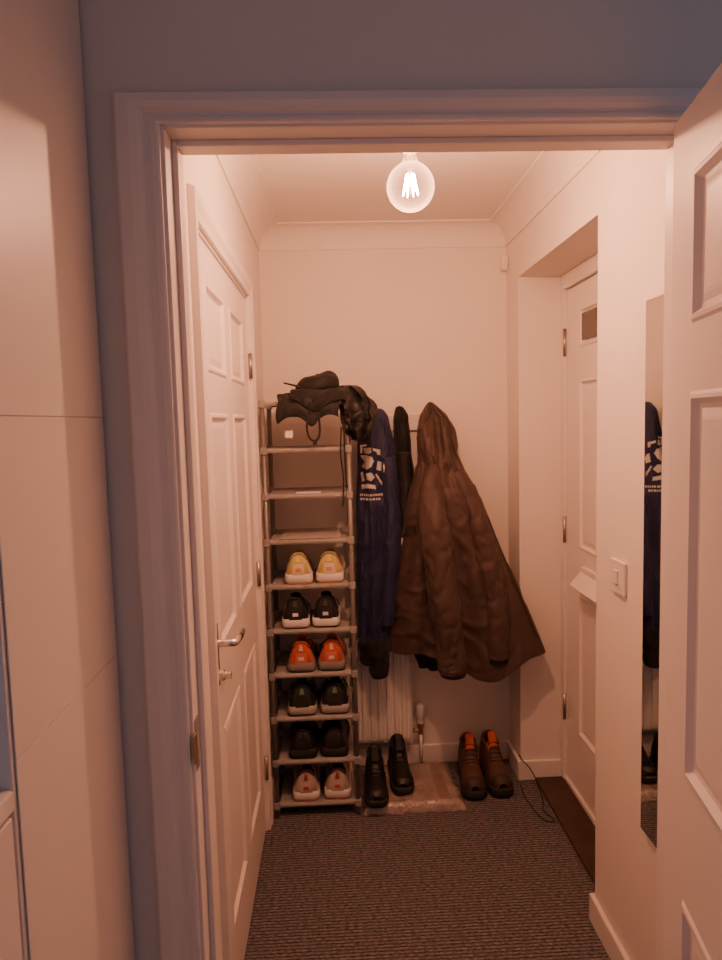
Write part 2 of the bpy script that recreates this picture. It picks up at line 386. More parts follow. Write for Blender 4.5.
for i in range(8):
    a=2*pi*i/8; r=.020
    pts.append((BX+r*.5*cos(a),BY+r*.5*sin(a),BZ+.03)); pts.append((BX+r*cos(a+.3),BY+r*sin(a+.3),BZ-.018))
tube('filament',pts,.0018,M['filament'],pl,n=6)
tube('glass_stem',[(BX,BY,BZ+.078),(BX,BY,BZ+.03)],[.008,.004],M['glass'],pl)
ld=bpy.data.lights.new('bulb_light','POINT'); ld.energy=38; ld.color=(1,.425,.24); ld.shadow_soft_size=.018
lo=bpy.data.objects.new('bulb_light',ld); lo.location=(BX,BY,BZ+.002); COL.objects.link(lo)

# ------------------------------------------------------------------ shoe rack
RX0,RX1,RY0,RY1=-.270,.050,2.565,2.835
rk=thing('shoe_rack',(-.11,2.70,0),'tall narrow grey tubular ten tier shoe rack','shoe rack')
for x in (RX0,RX1):
    for y in (RY0,RY1):
        tube('post',[(x,y,0),(x,y,1.635)],.0095,M['rack'],rk,n=14)
SZ=[.049+.175*k for k in range(10)]
cme=None
for k,z in enumerate(SZ):
    for y in (RY0,RY1):
        tube('shelf_rail',[(RX0,y,z),(RX1,y,z)],.0065,M['rack'],rk,n=10)
    V=[];F=[];nx_,ny_=14,8
    for j in range(ny_+1):
        for i in range(nx_+1):
            u=i/nx_;v=j/ny_
            V.append((RX0+.012+(RX1-RX0-.024)*u,RY0-.004+(RY1-RY0+.008)*v,z+.0075-.004*sin(pi*v)*sin(pi*u)))
    for j in range(ny_):
        for i in range(nx_):
            a=j*(nx_+1)+i; F.append((a,a+1,a+nx_+2,a+nx_+1))
    b=len(V)
    for i in range(nx_+1):
        u=i/nx_; x=RX0+.012+(RX1-RX0-.024)*u
        V+= [(x,RY0-.0085,z),(x,RY0-.004,z-.008)]
    for i in range(nx_):
        F.append((i,b+2*i,b+2*i+2,i+1)); F.append((b+2*i,b+2*i+1,b+2*i+3,b+2*i+2))
    mobj('shelf',V,F,M['shelfcloth'],rk,smooth=True)
    for x in (RX0,RX1):
        for y in (RY0,RY1):
            if cme is None:
                c0=box('connector',[(-.0125,.0125,-.0125,.0125,-.014,.014)],M['connector'],bevel=.003); cme=c0
                o=c0
            else:
                o=cme.copy(); COL.objects.link(o)
            o.parent=rk; o.matrix_parent_inverse=rk.matrix_basis.inverted(); o.location=(x,y,z)

# ------------------------------------------------------------------ shoes
def shoe(name,spec,loc,rotz,label,category,group):
    e=thing(name,loc,label,category,group,rotz)
    Ls=spec.get('L',.275); W=spec.get('W',.052); z0=spec.get('sole',.03)
    hs=spec['h']
    ws=spec.get('ws',[(0,.60),(.02,.80),(.06,.93),(.2,.96),(.35,.88),(.5,.90),(.68,1.02),(.8,.98),(.9,.82),(.96,.58),(1,.25)])
    def wi(s): return W*np.interp(s,[a for a,_ in ws],[b for _,b in ws])
    def hi(s): return np.interp(s,[a for a,_ in hs],[b for _,b in hs])
    def surf(s,a,off=0.):
        ca,sa=cos(a),sin(a)
        e1=spec.get('ex',.75)
        x=(wi(s)+off)*copysign(abs(ca)**e1,ca)
        hh=hi(s)
        zf=abs(sa)**spec.get('ez',.9)
        x*=(1-spec.get('tap',.22)*zf)
        y=s*Ls - (off if s<.05 else 0)
        if s<.12: y+= (.012*zf**2 - .004*sin(pi*zf))*(1-s/.12)
        return Vector((x,y,z0+(hh+off*.6)*zf))
    ss=[0,.02,.05,.09,.14,.2,.26,.32,.38,.44,.5,.57,.64,.72,.8,.87,.93,.97,1]
    na=20
    o0,o1=spec.get('open',(.05,.36)); oa=spec.get('oa',.62)
    V=[];F=[]
    for s in ss:
        for j in range(na+1): V.append(surf(s,pi*j/na))
    for i in range(len(ss)-1):
        for j in range(na):
            am=pi*(j+.5)/na; sm=(ss[i]+ss[i+1])/2
            if o0<sm<o1 and abs(am-pi/2)<oa: continue
            a=i*(na+1)+j; F.append((a,a+1,a+na+2,a+na+1))
    F.append(tuple(range(na,-1,-1)))
    up=mobj('upper',V,F,spec['upper'],e,smooth=True,inv=False)
    md=up.modifiers.new('sol','SOLIDIFY'); md.thickness=.006; md.offset=-1
    md=up.modifiers.new('sub','SUBSURF'); md.levels=1; md.render_levels=1
    ring=[]
    for s in (.30,.24,.18,.12,.07): ring.append(surf(s,pi/2-oa,.001))
    for j in range(1,5): ring.append(surf(.045,pi/2-oa+2*oa*j/5,.001))
    for s in (.07,.12,.18,.24,.30): ring.append(surf(s,pi/2+oa,.001))
    tube('collar',smoothpath(ring,3),spec.get('collar_r',.0065),spec.get('collar',spec.get('lining',M['skin_in'])),e,n=10,inv=False)
    V=[];F=[]
    for i in range(7):
        t=i/6; s=.44-.12*t
        for j in range(7):
            a=pi/2-.5+1.0*j/6; p=surf(s,a,.004); V.append((p.x*.9,p.y,p.z+.022*t*t*spec.get('tongue',1.)))
    for i in range(6):
        for j in range(6):
            a=i*7+j; F.append((a,a+1,a+8,a+7))
    tg=mobj('tongue',V,F,spec.get('tonguem',spec['upper']),e,smooth=True,inv=False); md=tg.modifiers.new('sol','SOLIDIFY'); md.thickness=.004
    V=[];F=[]
    sl=[.045,.1,.16,.22,.28,.34,.38]
    for s in sl:
        for j in range(9):
            a=pi/2-oa*1.15+2*oa*1.15*j/8
            p=surf(s,a,-.004); V.append(Vector((p.x,p.y,p.z-.004- .038*sin(pi*j/8))))
    for i in range(len(sl)-1):
        for j in range(8):
            a=i*9+j; F.append((a,a+1,a+10,a+9))
    mobj('lining',V,F,spec.get('lining',M['skin_in']),e,smooth=True,inv=False)
    def solegeo(zb,zt,grow,flare=0.):
        n=44; out=[]
        for i in range(n):
            t=2*pi*i/n; s=min(1,max(0,.5-.5*cos(t))); sd=1 if t<pi else -1
            out.append((sd*(wi(s)+grow)*(1 if 0<s<1 else .6), s*(Ls+2*grow)-grow))
        V=[];F=[]
        for (z,g) in ((zb,-.003+flare),(zb+.004,flare),(zt-.003,.0005),(zt,-.003)):
            for (x,y) in out:
                V.append((x*(1+g/.05),(y-Ls/2)*(1+g/.14)+Ls/2,z))
        for r_ in range(3):
            for i in range(n):
                a=r_*n+i;b=r_*n+(i+1)%n; F.append((a,b,b+n,a+n))
        F.append(tuple(range(n-1,-1,-1))); F.append(tuple(3*n+i for i in range(n)))
        return V,F
    V,F=solegeo(.006,z0+.008,.004,.001); mobj('midsole',V,F,spec.get('mid',M['white']),e,smooth=True,inv=False)
    V,F=solegeo(.0,.007,.002,.001); mobj('outsole',V,F,spec.get('out',M['rubber']),e,smooth=True,inv=False)
    def patch(nm,s0,s1,a0,a1,off,mt,ns=5,nn=8):
        V=[];F=[]
        for i in range(ns+1):
            for j in range(nn+1):
                V.append(surf(s0+(s1-s0)*i/ns,a0+(a1-a0)*j/nn,off))
        for i in range(ns):
            for j in range(nn):
                a=i*(nn+1)+j; F.append((a,a+1,a+nn+2,a+nn+1))
        return mobj(nm,V,F,mt,e,smooth=True,inv=False)
    def heelpatch(nm,kx,kz0,kz1,mt,off):
        V=[];F=[];m_=12;nz_=5
        for i in range(nz_+1):
            zf=kz0+(kz1-kz0)*i/nz_
            a=asin(min(1,zf**(1/.9))); p=surf(0,a,0)
            for j in range(m_+1):
                x=-p.x*kx+2*p.x*kx*j/m_
                V.append((x,p.y-off,p.z))
        for i in range(nz_):
            for j in range(m_):
                a=i*(m_+1)+j; F.append((a,a+1,a+m_+2,a+m_+1))
        return mobj(nm,V,F,mt,e,smooth=True,inv=False)
    if 'heel' in spec:
        heelpatch('heel_panel',.80,.06,.62,spec['heel'],.0025)
        patch('heel_counter',.015,.2,.05,.75,.0022,spec['heel'])
        patch('heel_counter',.015,.2,pi-.75,pi-.05,.0022,spec['heel'])
    if 'tab' in spec:
        heelpatch('heel_tab',.42,.70,.97,spec['tab'],.003)
    if 'badge' in spec:
        heelpatch('heel_badge',.38,.25,.42,spec['badge'],.004)
    if 'stripe' in spec:
        for sg in (0,1):
            for s0 in (.42,.5):
                a0,a1=(.15,.85) if sg==0 else (pi-.85,pi-.15)
                patch('side_stripe',s0,s0+.045,a0,a1,.0018,spec['stripe'],2,6)
    patch('toe_cap',.86,.985,.12,pi-.12,.0018,spec.get('toe',spec['upper']),4,12)
    for s in spec.get('lace_s',(.40,.46,.52,.58)):
        pth=[surf(s,pi/2-.55+1.1*j/6,.005) for j in range(7)]
        tube('lace',pth,.0026,spec.get('lace',M['white']),e,n=6,inv=False)
    return e
RUN=[(0,.080),(.05,.086),(.1,.074),(.2,.062),(.3,.066),(.38,.078),(.5,.068),(.65,.050),(.8,.036),(.92,.028),(1,.012)]
cy=lambda n,c,**k: mat(n,c,.75,bump=.35,bscale=260,**k)
specs=[
 (5,'yellow running shoe with white sole, heel outwards',dict(upper=cy('yellow_mesh',(.62,.50,.12)),heel=cy('pale_cream_panel',(.70,.60,.45)),tab=cy('yellow_tab',(.72,.62,.18)),badge=cy('orange_badge',(.75,.28,.08)),mid=M['white'],out=cy('orange_outsole',(.65,.25,.1)),stripe=cy('orange_stripe',(.75,.25,.08)),lining=cy('grey_mesh_lining',(.36,.30,.22))),(-.155,-.036),'yellow running shoes on the rack'),
 (4,'black running shoe with white sole and heel mark',dict(upper=cy('black_mesh',(.012,.012,.014)),heel=cy('black_heel_panel',(.015,.015,.018)),badge=cy('white_badge',(.7,.68,.65)),tab=cy('dark_tab',(.05,.05,.055)),mid=M['white'],out=M['rubber'],stripe=cy('white_stripe',(.7,.7,.7)),lining=cy('pale_blue_lining',(.20,.22,.25)),collar=cy('black_collar',(.012,.012,.014))),(-.172,-.056),'black and white running shoes on the rack'),
 (3,'orange red running shoe with pale heel mark',dict(upper=cy('orange_red_mesh',(.52,.09,.045)),heel=cy('coral_orange_panel',(.56,.15,.10)),badge=cy('cream_badge',(.7,.6,.5)),tab=cy('cream_tab',(.55,.40,.32)),mid=cy('grey_foam',(.22,.20,.19)),out=M['rubber'],stripe=cy('cream_stripe',(.75,.62,.5)),lining=cy('red_lining',(.36,.08,.04))),(-.156,-.038),'orange running shoes on the rack'),
 (2,'dark trail shoe with green lining and pale sole',dict(upper=cy('charcoal_mesh',(.02,.022,.02)),heel=cy('dark_heel',(.014,.014,.014)),tab=cy('green_tab',(.10,.22,.10)),mid=cy('pale_midsole',(.36,.34,.30)),out=M['rubber'],stripe=cy('green_stripe',(.1,.30,.10)),lining=cy('green_lining',(.16,.34,.14)),collar=cy('black_collar2',(.012,.012,.012)),W=.056),(-.158,-.030),'dark trail shoes on the rack'),
 (1,'plain black shoe in shadow on the rack',dict(upper=M['blackleather'],heel=M['blackleather'],mid=M['rubber'],out=M['rubber'],lace=M['black'],lining=M['black'],W=.054),(-.160,-.038),'black shoes on the rack'),
 (0,'white trainer with red patterned heel',dict(upper=cy('offwhite_mesh',(.50,.42,.36)),heel=cy('offwhite_heel',(.55,.42,.35)),badge=cy('red_badge',(.55,.07,.05)),tab=cy('dark_red_tab',(.30,.05,.04)),mid=M['white'],out=cy('coral_outsole',(.55,.2,.13)),stripe=cy('red_stripe',(.5,.06,.05)),lining=cy('dark_lining',(.10,.05,.05))),(-.154,-.030),'white and red trainers on the rack'),
]
for k,lab,sp_,xc,grp in specs:
    sp_['h']=RUN if k!=1 else [(a,b*.9) for a,b in RUN]
    s1=shoe('shoe' if k==1 else 'running_shoe',sp_,(xc[0],RY0+.005,SZ[k]+.0085),random.uniform(0,.04),lab,'shoe',grp)
    kids=list(s1.children)
    e=s1.copy(); COL.objects.link(e); e.matrix_basis=Matrix.Translation((xc[1],RY0+.010,SZ[k]+.0085))@Matrix.Rotation(random.uniform(-.04,0),4,'Z')
    for c in kids:
        q=c.copy(); COL.objects.link(q); q.parent=e
BW=[(0,.62),(.03,.80),(.08,.90),(.2,.92),(.35,.88),(.5,.90),(.68,1.02),(.82,1.0),(.91,.88),(.97,.66),(1,.38)]
HIK=dict(L=.265,W=.048,sole=.032,ws=BW,h=[(0,.125),(.05,.138),(.12,.138),(.25,.134),(.38,.134),(.46,.108),(.54,.084),(.66,.068),(.8,.060),(.92,.05),(1,.03)],
    upper=M['brownleather'],lining=M['redlining'],collar=M['brownleather'],tonguem=M['redlining'],tongue=1.6,mid=M['rubber'],out=M['rubber'],heel=M['brownleather'],toe=mat('dark_brown_toe_cap',(.040,.022,.016),.6,bump=.3,bscale=80),lace=M['brownd'],
    open=(.04,.42),oa=.80,tap=.18,tab=M['redlining'],lace_s=(.40,.45,.50,.55,.60),ez=.55,ex=.85,collar_r=.007)
g='brown hiking boots on the carpet'
b1=shoe('hiking_boot',HIK,(.545,2.875,.0),pi-.06,'brown leather hiking boot with orange red lining on the carpet','boot',g)
b2=b1.copy(); COL.objects.link(b2); b2.matrix_basis=Matrix.Translation((.638,2.885,0))@Matrix.Rotation(pi+.03,4,'Z')
for c in list(b1.children):
    q=c.copy(); COL.objects.link(q); q.parent=b2
BLK=dict(L=.25,W=.044,sole=.022,ws=BW,h=[(0,.105),(.05,.120),(.12,.118),(.25,.112),(.36,.112),(.45,.090),(.54,.068),(.66,.055),(.8,.048),(.92,.04),(1,.022)],
    upper=M['blackleather'],lining=M['black'],mid=M['rubber'],out=M['rubber'],heel=M['blackleather'],lace=M['black'],open=(.04,.42),oa=.75,tap=.2,tab=M['black'],ez=.6,tongue=1.8)
g='black ankle boots on the wrapped parcel'
b1=shoe('ankle_boot',BLK,(.128,2.775,.041),pi-.02,'black leather ankle boot on the bubble wrapped parcel','boot',g)
b2=b1.copy(); COL.objects.link(b2); b2.matrix_basis=Matrix.Translation((.232,2.86,.041))@Matrix.Rotation(pi+.02,4,'Z')
for c in list(b1.children):
    q=c.copy(); COL.objects.link(q); q.parent=b2

pc=thing('parcel',(.28,2.70,0),'flat parcel in bubble wrap lying on the carpet','parcel')
V=[];F=[];nx_,ny_=40,30
def pt(u,v,top):
    x=.078+.392*u+.02*(1-v)*(u-.3); y=2.55+.345*v
    e_=min(1,min(u,1-u,v,1-v)*14)
    z=(.036*e_**.5+.006*noise.noise((x*14,y*14,0))+.003*noise.noise((x*45,y*45,3))) if top else 0
    z=max(z,0.001)
    return (x+.008*noise.noise((v*7,u*3,1)),y+.008*noise.noise((u*7,v*3,5)),z if top else 0)
for top in (1,0):
    for j in range(ny_+1):
        for i in range(nx_+1): V.append(pt(i/nx_,j/ny_,top))
N=(nx_+1)*(ny_+1)
for t in (0,1):
    for j in range(ny_):
        for i in range(nx_):
            a=t*N+j*(nx_+1)+i; F.append((a,a+1,a+nx_+2,a+nx_+1))
per=[i for i in range(nx_+1)]+[j*(nx_+1)+nx_ for j in range(1,ny_+1)]+[ny_*(nx_+1)+i for i in range(nx_-1,-1,-1)]+[j*(nx_+1) for j in range(ny_-1,0,-1)]
for a,b in zip(per,per[1:]+per[:1]): F.append((a,b,b+N,a+N))
mobj('bubble_wrap',V,F,M['bubble'],pc,smooth=True)
V=[];F=[]
for i in range(21):
    u=i/20
    for x in (.375,.42):
        p=pt((x-.078)/.405,max(0.03,min(.97,u)),1); V.append((x,p[1],p[2]+.0025))
for i in range(20): F.append((2*i,2*i+1,2*i+3,2*i+2))
mobj('tape_strip',V,F,mat('brown_parcel_tape',(.28,.19,.15),.3,bump=.1,bscale=60),pc,smooth=True)

cb=thing('cable',(.76,2.65,0),'thin black cable curling on the carpet','cable')
tube('cord',smoothpath([(.745,2.745,.12),(.755,2.742,.10),(.79,2.70,.06),(.80,2.60,.006),(.78,2.52,.004),(.80,2.45,.004),(.76,2.46,.004),(.735,2.60,.004),(.74,2.72,.006)],8),.0022,M['black'],cb,n=8)

# ------------------------------------------------------------------ garments
def garment(name,levels,material,parent,n=96,rings=70,amp=.02,nf=5,wr=.012,hem=None,seed=0.,expo=.8,closed_top=True,label=None,zk=.35,cr=0.):
    zs=[l[0] for l in levels]; lv=sorted(levels); zz=[l[0] for l in lv]
    f=lambda k,z: np.interp(z,zz,[l[k] for l in lv])
    zt,zb=max(zs),min(zs)
    V=[];F=[]
    for i in range(rings+1):
        q=i/rings; z=zt+(zb-zt)*q
        xl,xr,yc,hd=f(1,z),f(2,z),f(3,z),f(4,z); xc,hw=(xl+xr)/2,(xr-xl)/2
        ylean=f(5,z) if len(lv[0])>5 else 0.
        for j in range(n):
            a=2*pi*j/n; ca,sa=cos(a),sin(a)
            x=xc+hw*copysign(abs(ca)**expo,ca); u=(x-xl)/(xr-xl)
            y=yc+ylean*(u-.5)+hd*copysign(abs(sa)**expo,sa)
            A=amp*min(1,.35+q*1.1)
            s1=sin(2*pi*(u*nf+.25*q)+seed); s2=sin(2*pi*(u*nf*1.73-.4*q)+seed*2.1)
            fold=A*((1-2*abs(s1)**.8)*.6+.4*s2)
            nz=wr*(noise.noise(Vector((u*4+seed,seed,z*6*zk)))+.55*noise.noise(Vector((u*9+z*1.5,seed*2,z*14*zk)))+.35*(1-2.5*abs(noise.noise(Vector((u*5-z*3,seed,z*15*zk))))))
            # creased cloth: sharp diagonal ridges
            if cr:
                c1=abs(noise.noise(Vector((u*3.2+z*5,seed+3,z*9-u*3))))
                c2=abs(noise.noise(Vector((u*5-z*6,seed+7,z*12+u*4))))
                nz+=-cr*(max(0,.22-c1)/.22)**1.5+cr*.6*(max(0,.18-c2)/.18)**1.5
            env=1-abs(ca)**4
            y+=(fold+nz)*env*(1 if sa<0 else .3)
            x+=nz*.35
            zz_=z
            if hem: zz_=z+hem(u)*q**2.2
            V.append((x,y,zz_+ (.004*sin(u*30+seed) if i==rings else 0)))
    for i in range(rings):
        for j in range(n):
            a=i*n+j;b=i*n+(j+1)%n; F.append((a,b,b+n,a+n))
    if closed_top: F.append(tuple(range(n-1,-1,-1)))
    o=mobj(name,V,F,material,parent,smooth=True,label=label)
    md=o.modifiers.new('sub','SUBSURF'); md.levels=1; md.render_levels=1
    return o
def sleeve(name,path,radii,mt,parent,seed,creases=.010,n=36,**kw):
    # tube with compression creases across the arm
    P=smoothpath(path,14); k=len(P)
    R_=[np.interp(i/(k-1),np.linspace(0,1,len(radii)),radii) for i in range(k)]
    V,F=tubegeo(P,R_,n,wr=.014,ws=14,seed=seed,zk=.4)
    for i in range(k):
        c=P[i]
        for j in range(n):
            v=V[i*n+j]; d=(v-c)
            a=2*pi*j/n; q=i/(k-1)
            nz=abs(noise.noise(Vector((cos(a)*1.3+seed,sin(a)*1.3,q*15+cos(a+seed)*1.5))))
            env=min(1,q*5)*(.45+.55*exp(-((q-.5)/.25)**2))
            V[i*n+j]=v-d.normalized()*creases*env*(max(0,.25-nz)/.25)
    o=mobj(name,V,F,mt,parent,smooth=True); md=o.modifiers.new('sub','SUBSURF'); md.levels=1; md.render_levels=1
    return o
def bvh(o): 
    return BVHTree.FromPolygons([v.co.copy() for v in o.data.vertices] ,[tuple(p.vertices) for p in o.data.polygons])
def draped(name,tree,quad,off,mt,parent,nu=10,nv=10,label=None):
    V=[];F=[];last=2.7
    for j in range(nv+1):
        for i in range(nu+1):
            u,v=i/nu,j/nv
            x=(quad[0][0]*(1-u)+quad[1][0]*u)*(1-v)+(quad[3][0]*(1-u)+quad[2][0]*u)*v
            z=(quad[0][1]*(1-u)+quad[1][1]*u)*(1-v)+(quad[3][1]*(1-u)+quad[2][1]*u)*v
            h=tree.ray_cast(Vector((x,1.5,z)),Vector((0,1,0)))
            if h[0] is not None: last=h[0].y
            V.append((x,last-off,z))
    for j in range(nv):
        for i in range(nu):
            a=j*(nu+1)+i; F.append((a,a+1,a+nu+2,a+nu+1))
    return mobj(name,V,F,mt,parent,smooth=True,label=label)
def drapedpoly(name,tree,pts,off,mt,parent):
    xs=[p[0] for p in pts]; zs=[p[1] for p in pts]; x0,x1,z0,z1=min(xs),max(xs),min(zs),max(zs); st=.0022
    def inside(x,z):
        c=False;n=len(pts)
        for i in range(n):
            a,b=pts[i],pts[(i+1)%n]
            if (a[1]>z)!=(b[1]>z) and x<(b[0]-a[0])*(z-a[1])/(b[1]-a[1])+a[0]: c=not c
        return c
    V=[];F=[];idx={};last=[2.75]
    def vid(i,j):
        if (i,j) in idx: return idx[(i,j)]
        x,z=x0+i*st,z0+j*st; h=tree.ray_cast(Vector((x,1.5,z)),Vector((0,1,0)))
        if h[0] is not None: last[0]=h[0].y
        idx[(i,j)]=len(V); V.append((x,last[0]-off,z)); return idx[(i,j)]
    for i in range(int((x1-x0)/st)+1):
        for j in range(int((z1-z0)/st)+1):
            if inside(x0+(i+.5)*st,z0+(j+.5)*st): F.append((vid(i,j),vid(i+1,j),vid(i+1,j+1),vid(i,j+1)))
    if F: return mobj(name,V,F,mt,parent,smooth=True)
bc=thing('winter_coat',(.48,2.80,.45),'long brown hooded winter coat hanging on the wall','coat')
body=garment('coat_body',[(1.42,.350,.500,2.805,.055,0),(1.32,.322,.545,2.79,.080,0),(1.23,.298,.595,2.775,.088,-.02),(1.065,.268,.655,2.77,.092,-.04),(.856,.225,.738,2.765,.095,-.08),(.729,.192,.785,2.76,.095,-.115),(.58,.158,.835,2.755,.092,-.15)],
    M['brown'],bc,amp=.024,nf=2.1,wr=.022,hem=lambda u:(-.115*exp(-((u-.64)/.19)**2)+.02*u),seed=1.3,zk=.3,cr=.012)
garment('hood',[(1.625,.398,.412,2.865,.012,0),(1.60,.378,.440,2.86,.032,0),(1.56,.357,.478,2.85,.050,0),(1.515,.344,.500,2.835,.068,0),(1.45,.340,.508,2.822,.08,0),(1.37,.342,.514,2.81,.088,0),(1.31,.355,.50,2.81,.083,0)],
    M['brown'],bc,amp=.018,nf=1.5,wr=.026,seed=4.,rings=40,zk=.6,cr=.012)
tube('hood_rim',smoothpath([(.403,2.82,1.60),(.378,2.79,1.53),(.368,2.765,1.45),(.376,2.735,1.38),(.402,2.712,1.31),(.44,2.70,1.27)]),.006,M['brownd'],bc)
sleeve('sleeve',[(.395,2.76,1.36),(.385,2.70,1.24),(.388,2.655,1.10),(.402,2.635,.93),(.424,2.625,.76),(.443,2.625,.60),(.447,2.63,.545)],[.036,.058,.064,.064,.060,.057,.054],M['brown'],bc,3.)
tube('cuff',[(.446,2.628,.570),(.448,2.631,.528)],[.0545,.052],M['brownd'],bc,n=28)
sleeve('sleeve',[(.485,2.75,1.33),(.545,2.715,1.20),(.585,2.69,1.05),(.618,2.675,.88),(.632,2.665,.72),(.635,2.665,.58)],[.032,.050,.054,.054,.052,.049],M['brown'],bc,8.)
tube('cuff',[(.635,2.665,.60),(.635,2.665,.565)],[.0505,.049],M['brownd'],bc,n=28)
T=bvh(body)
draped('front_placket',T,[(.562,1.28),(.569,1.28),(.800,.66),(.790,.66)],.004,M['brownd'],bc,3,30)
draped('pocket_flap',T,[(.268,1.115),(.318,1.125),(.318,1.085),(.268,1.075)],.006,M['brownd'],bc,8,6)
bj=thing('black_jacket',(.30,2.89,.5),'thin black jacket hanging between two coats','jacket')
garment('jacket_body',[(1.612,.268,.29,2.895,.010),(1.57,.255,.318,2.89,.025),(1.45,.252,.325,2.885,.035),(1.2,.252,.330,2.885,.035),(.9,.245,.35,2.887,.034),(.60,.240,.38,2.89,.030)],M['black'],bj,amp=.010,nf=2,wr=.02,seed=2.,cr=.008)
sleeve('sleeve',[(.285,2.83,1.42),(.282,2.815,1.2),(.272,2.80,.95)],[.026,.029,.028],M['black'],bj,5.,n=20)
tube('glove',smoothpath([(.345,2.83,.60),(.350,2.825,.54),(.352,2.82,.49)]),[.030,.032,.033,.034,.034,.034,.033,.032,.031,.03,.028,.025,.018],M['black'],bj,n=18,wr=.014,ws=26)
tube('glove',smoothpath([(.385,2.83,.60),(.392,2.825,.53),(.398,2.82,.475)]),[.026,.028,.03,.03,.03,.03,.029,.028,.027,.025,.022,.018,.012],M['black'],bj,n=18,wr=.014,ws=26)
box('care_label',[(.262,.280,2.766,2.768,1.02,1.065)],M['label'],bj)
nj=thing('navy_jacket',(.165,2.85,.6),'navy blue jacket with white printed back hanging on the wall','jacket')
nb=garment('jacket_body',[(1.605,.135,.20,2.87,.03),(1.57,.112,.228,2.86,.05),(1.45,.092,.250,2.85,.06),(1.22,.080,.256,2.84,.068),(.9,.076,.256,2.835,.07),(.62,.072,.235,2.835,.067)],M['navy'],nj,amp=.012,nf=1.6,wr=.020,seed=6.,cr=.007)
sleeve('sleeve',[(.222,2.80,1.40),(.230,2.78,1.2),(.217,2.765,.95),(.190,2.755,.70)],[.030,.037,.037,.034],M['navy'],nj,1.,n=24)
tube('cuff',smoothpath([(.155,2.775,.64),(.158,2.77,.56),(.163,2.77,.475)]),[.04,.042,.044,.045,.046,.046,.045,.044,.043,.042,.04,.036,.028],M['charcoal'],nj,n=20,wr=.012,ws=25)
tube('cuff',smoothpath([(.105,2.80,.63),(.108,2.80,.57),(.112,2.80,.52)]),[.03,.031,.032,.032,.032,.031,.031,.03,.03,.029,.028,.025,.018],M['charcoal'],nj,n=20,wr=.012,ws=25)
T=bvh(nb)
wp=mat('white_screen_print',(.60,.58,.55),.7,bump=.1,bscale=80,var=.12,vscale=60)
def motif(pts): drapedpoly('back_print',T,pts,.003,wp,nj)
motif([(.104,1.452),(.130,1.456),(.132,1.448),(.112,1.446),(.112,1.420),(.104,1.418)])
motif([(.118,1.440),(.146,1.442),(.148,1.424),(.134,1.416),(.120,1.420)])
motif([(.154,1.440),(.184,1.432),(.186,1.410),(.172,1.412),(.170,1.424),(.154,1.430)])
motif([(.104,1.408),(.126,1.412),(.150,1.404),(.158,1.386),(.146,1.364),(.126,1.352),(.108,1.362),(.120,1.382)])
motif([(.174,1.386),(.204,1.376),(.198,1.340),(.168,1.350)])
motif([(.102,1.338),(.112,1.342),(.120,1.306),(.108,1.300)])
motif([(.124,1.336),(.146,1.340),(.160,1.318),(.144,1.304),(.126,1.312)])
motif([(.104,1.288),(.130,1.294),(.160,1.286),(.164,1.270),(.132,1.276),(.106,1.270)])
motif([(.162,1.330),(.168,1.334),(.196,1.288),(.189,1.284)])
for rw,(z,xe) in enumerate(((1.250,.192),(1.233,.172))):
    x=.098
    while x<xe:
        wdt=random.choice((.004,.006,.009)); motif([(x,z),(x+wdt,z+.001),(x+wdt,z-.0075),(x,z-.008)]); x+=wdt+.0035

# ------------------------------------------------------------------ things on top of the rack
ZT=SZ[9]+.009
cp=thing('flat_cap',(-.09,2.66,ZT+.02),'black peaked cap lying on top of the rack','cap')
V=[];F=[];n=40
for i in range(13):
    q=i/12
    for j in range(n):
        a=2*pi*j/n; r=sin(q*pi/2)**.5 if i else 0
        x=-.062+.088*r*cos(a); y=2.68+.085*r*sin(a); z=ZT+.034+.062*cos(q*pi/2)**.6+.010*cos(a)*r+.018*(x+.15)/.17*(1-q)
        d=.012*noise.noise(Vector((x*22,y*22,z*22))); V.append((x+d,y,z+d))
for i in range(12):
    for j in range(n):
        a=i*n+j;b=i*n+(j+1)%n; F.append((a,b,b+n,a+n))
F.append(tuple((12)*n+j for j in range(n)))
mobj('crown',V,F,M['black'],cp,smooth=True)
V=[];F=[]
for i in range(9):
    for j in range(17):
        a=-1.2+2.4*j/16; r=.060+.065*i/8*cos(a*.95)
        x=-.066+r*cos(pi-.1+a); y=2.665+r*sin(pi+.1+a)*.95; z=ZT+.062+.014*(i/8)-.022*(a*a)
        V.append((x,y,z))
for i in range(8):
    for j in range(16):
        a=i*17+j; F.append((a,a+1,a+18,a+17))
pk=mobj('peak',V,F,M['black'],cp,smooth=True); md=pk.modifiers.new('s','SOLIDIFY'); md.thickness=.006
tube('cap_button',[(-.062,2.68,ZT+.100),(-.062,2.68,ZT+.108)],[.006,.004],M['black'],cp,n=10)
sc=thing('scarf',(-.11,2.60,ZT),'black woollen scarf folded over the rack top','scarf')
def drape_sheet(name,x0,x1,prof,mt,parent,seed,amp=.01,edge=None,th=.01):
    P=smoothpath([(0,y,z) for (y,z) in prof],6); V=[];F=[];nu=30
    for i,p in enumerate(P):
        for j in range(nu+1):
            u=j/nu; x=x0+(x1-x0)*u; k=i/(len(P)-1)
            lo=(edge(u) if edge else 0)*max(0,(k-.5)*2)
            d=amp*noise.noise(Vector((x*16+seed,k*4,seed)))+amp*.5*noise.noise(Vector((x*40,k*9,seed)))
            V.append((x+.012*noise.noise(Vector((k*5,u*2,seed))),p.y-abs(d)*1.2-.003,p.z+d*.5+lo+amp*.5))
    for i in range(len(P)-1):
        for j in range(nu):
            a=i*(nu+1)+j; F.append((a,a+1,a+nu+2,a+nu+1))
    o=mobj(name,V,F,mt,parent,smooth=True); md=o.modifiers.new('s','SOLIDIFY'); md.thickness=th; md.offset=1
    md=o.modifiers.new('sub','SUBSURF'); md.levels=1; md.render_levels=1
    return o
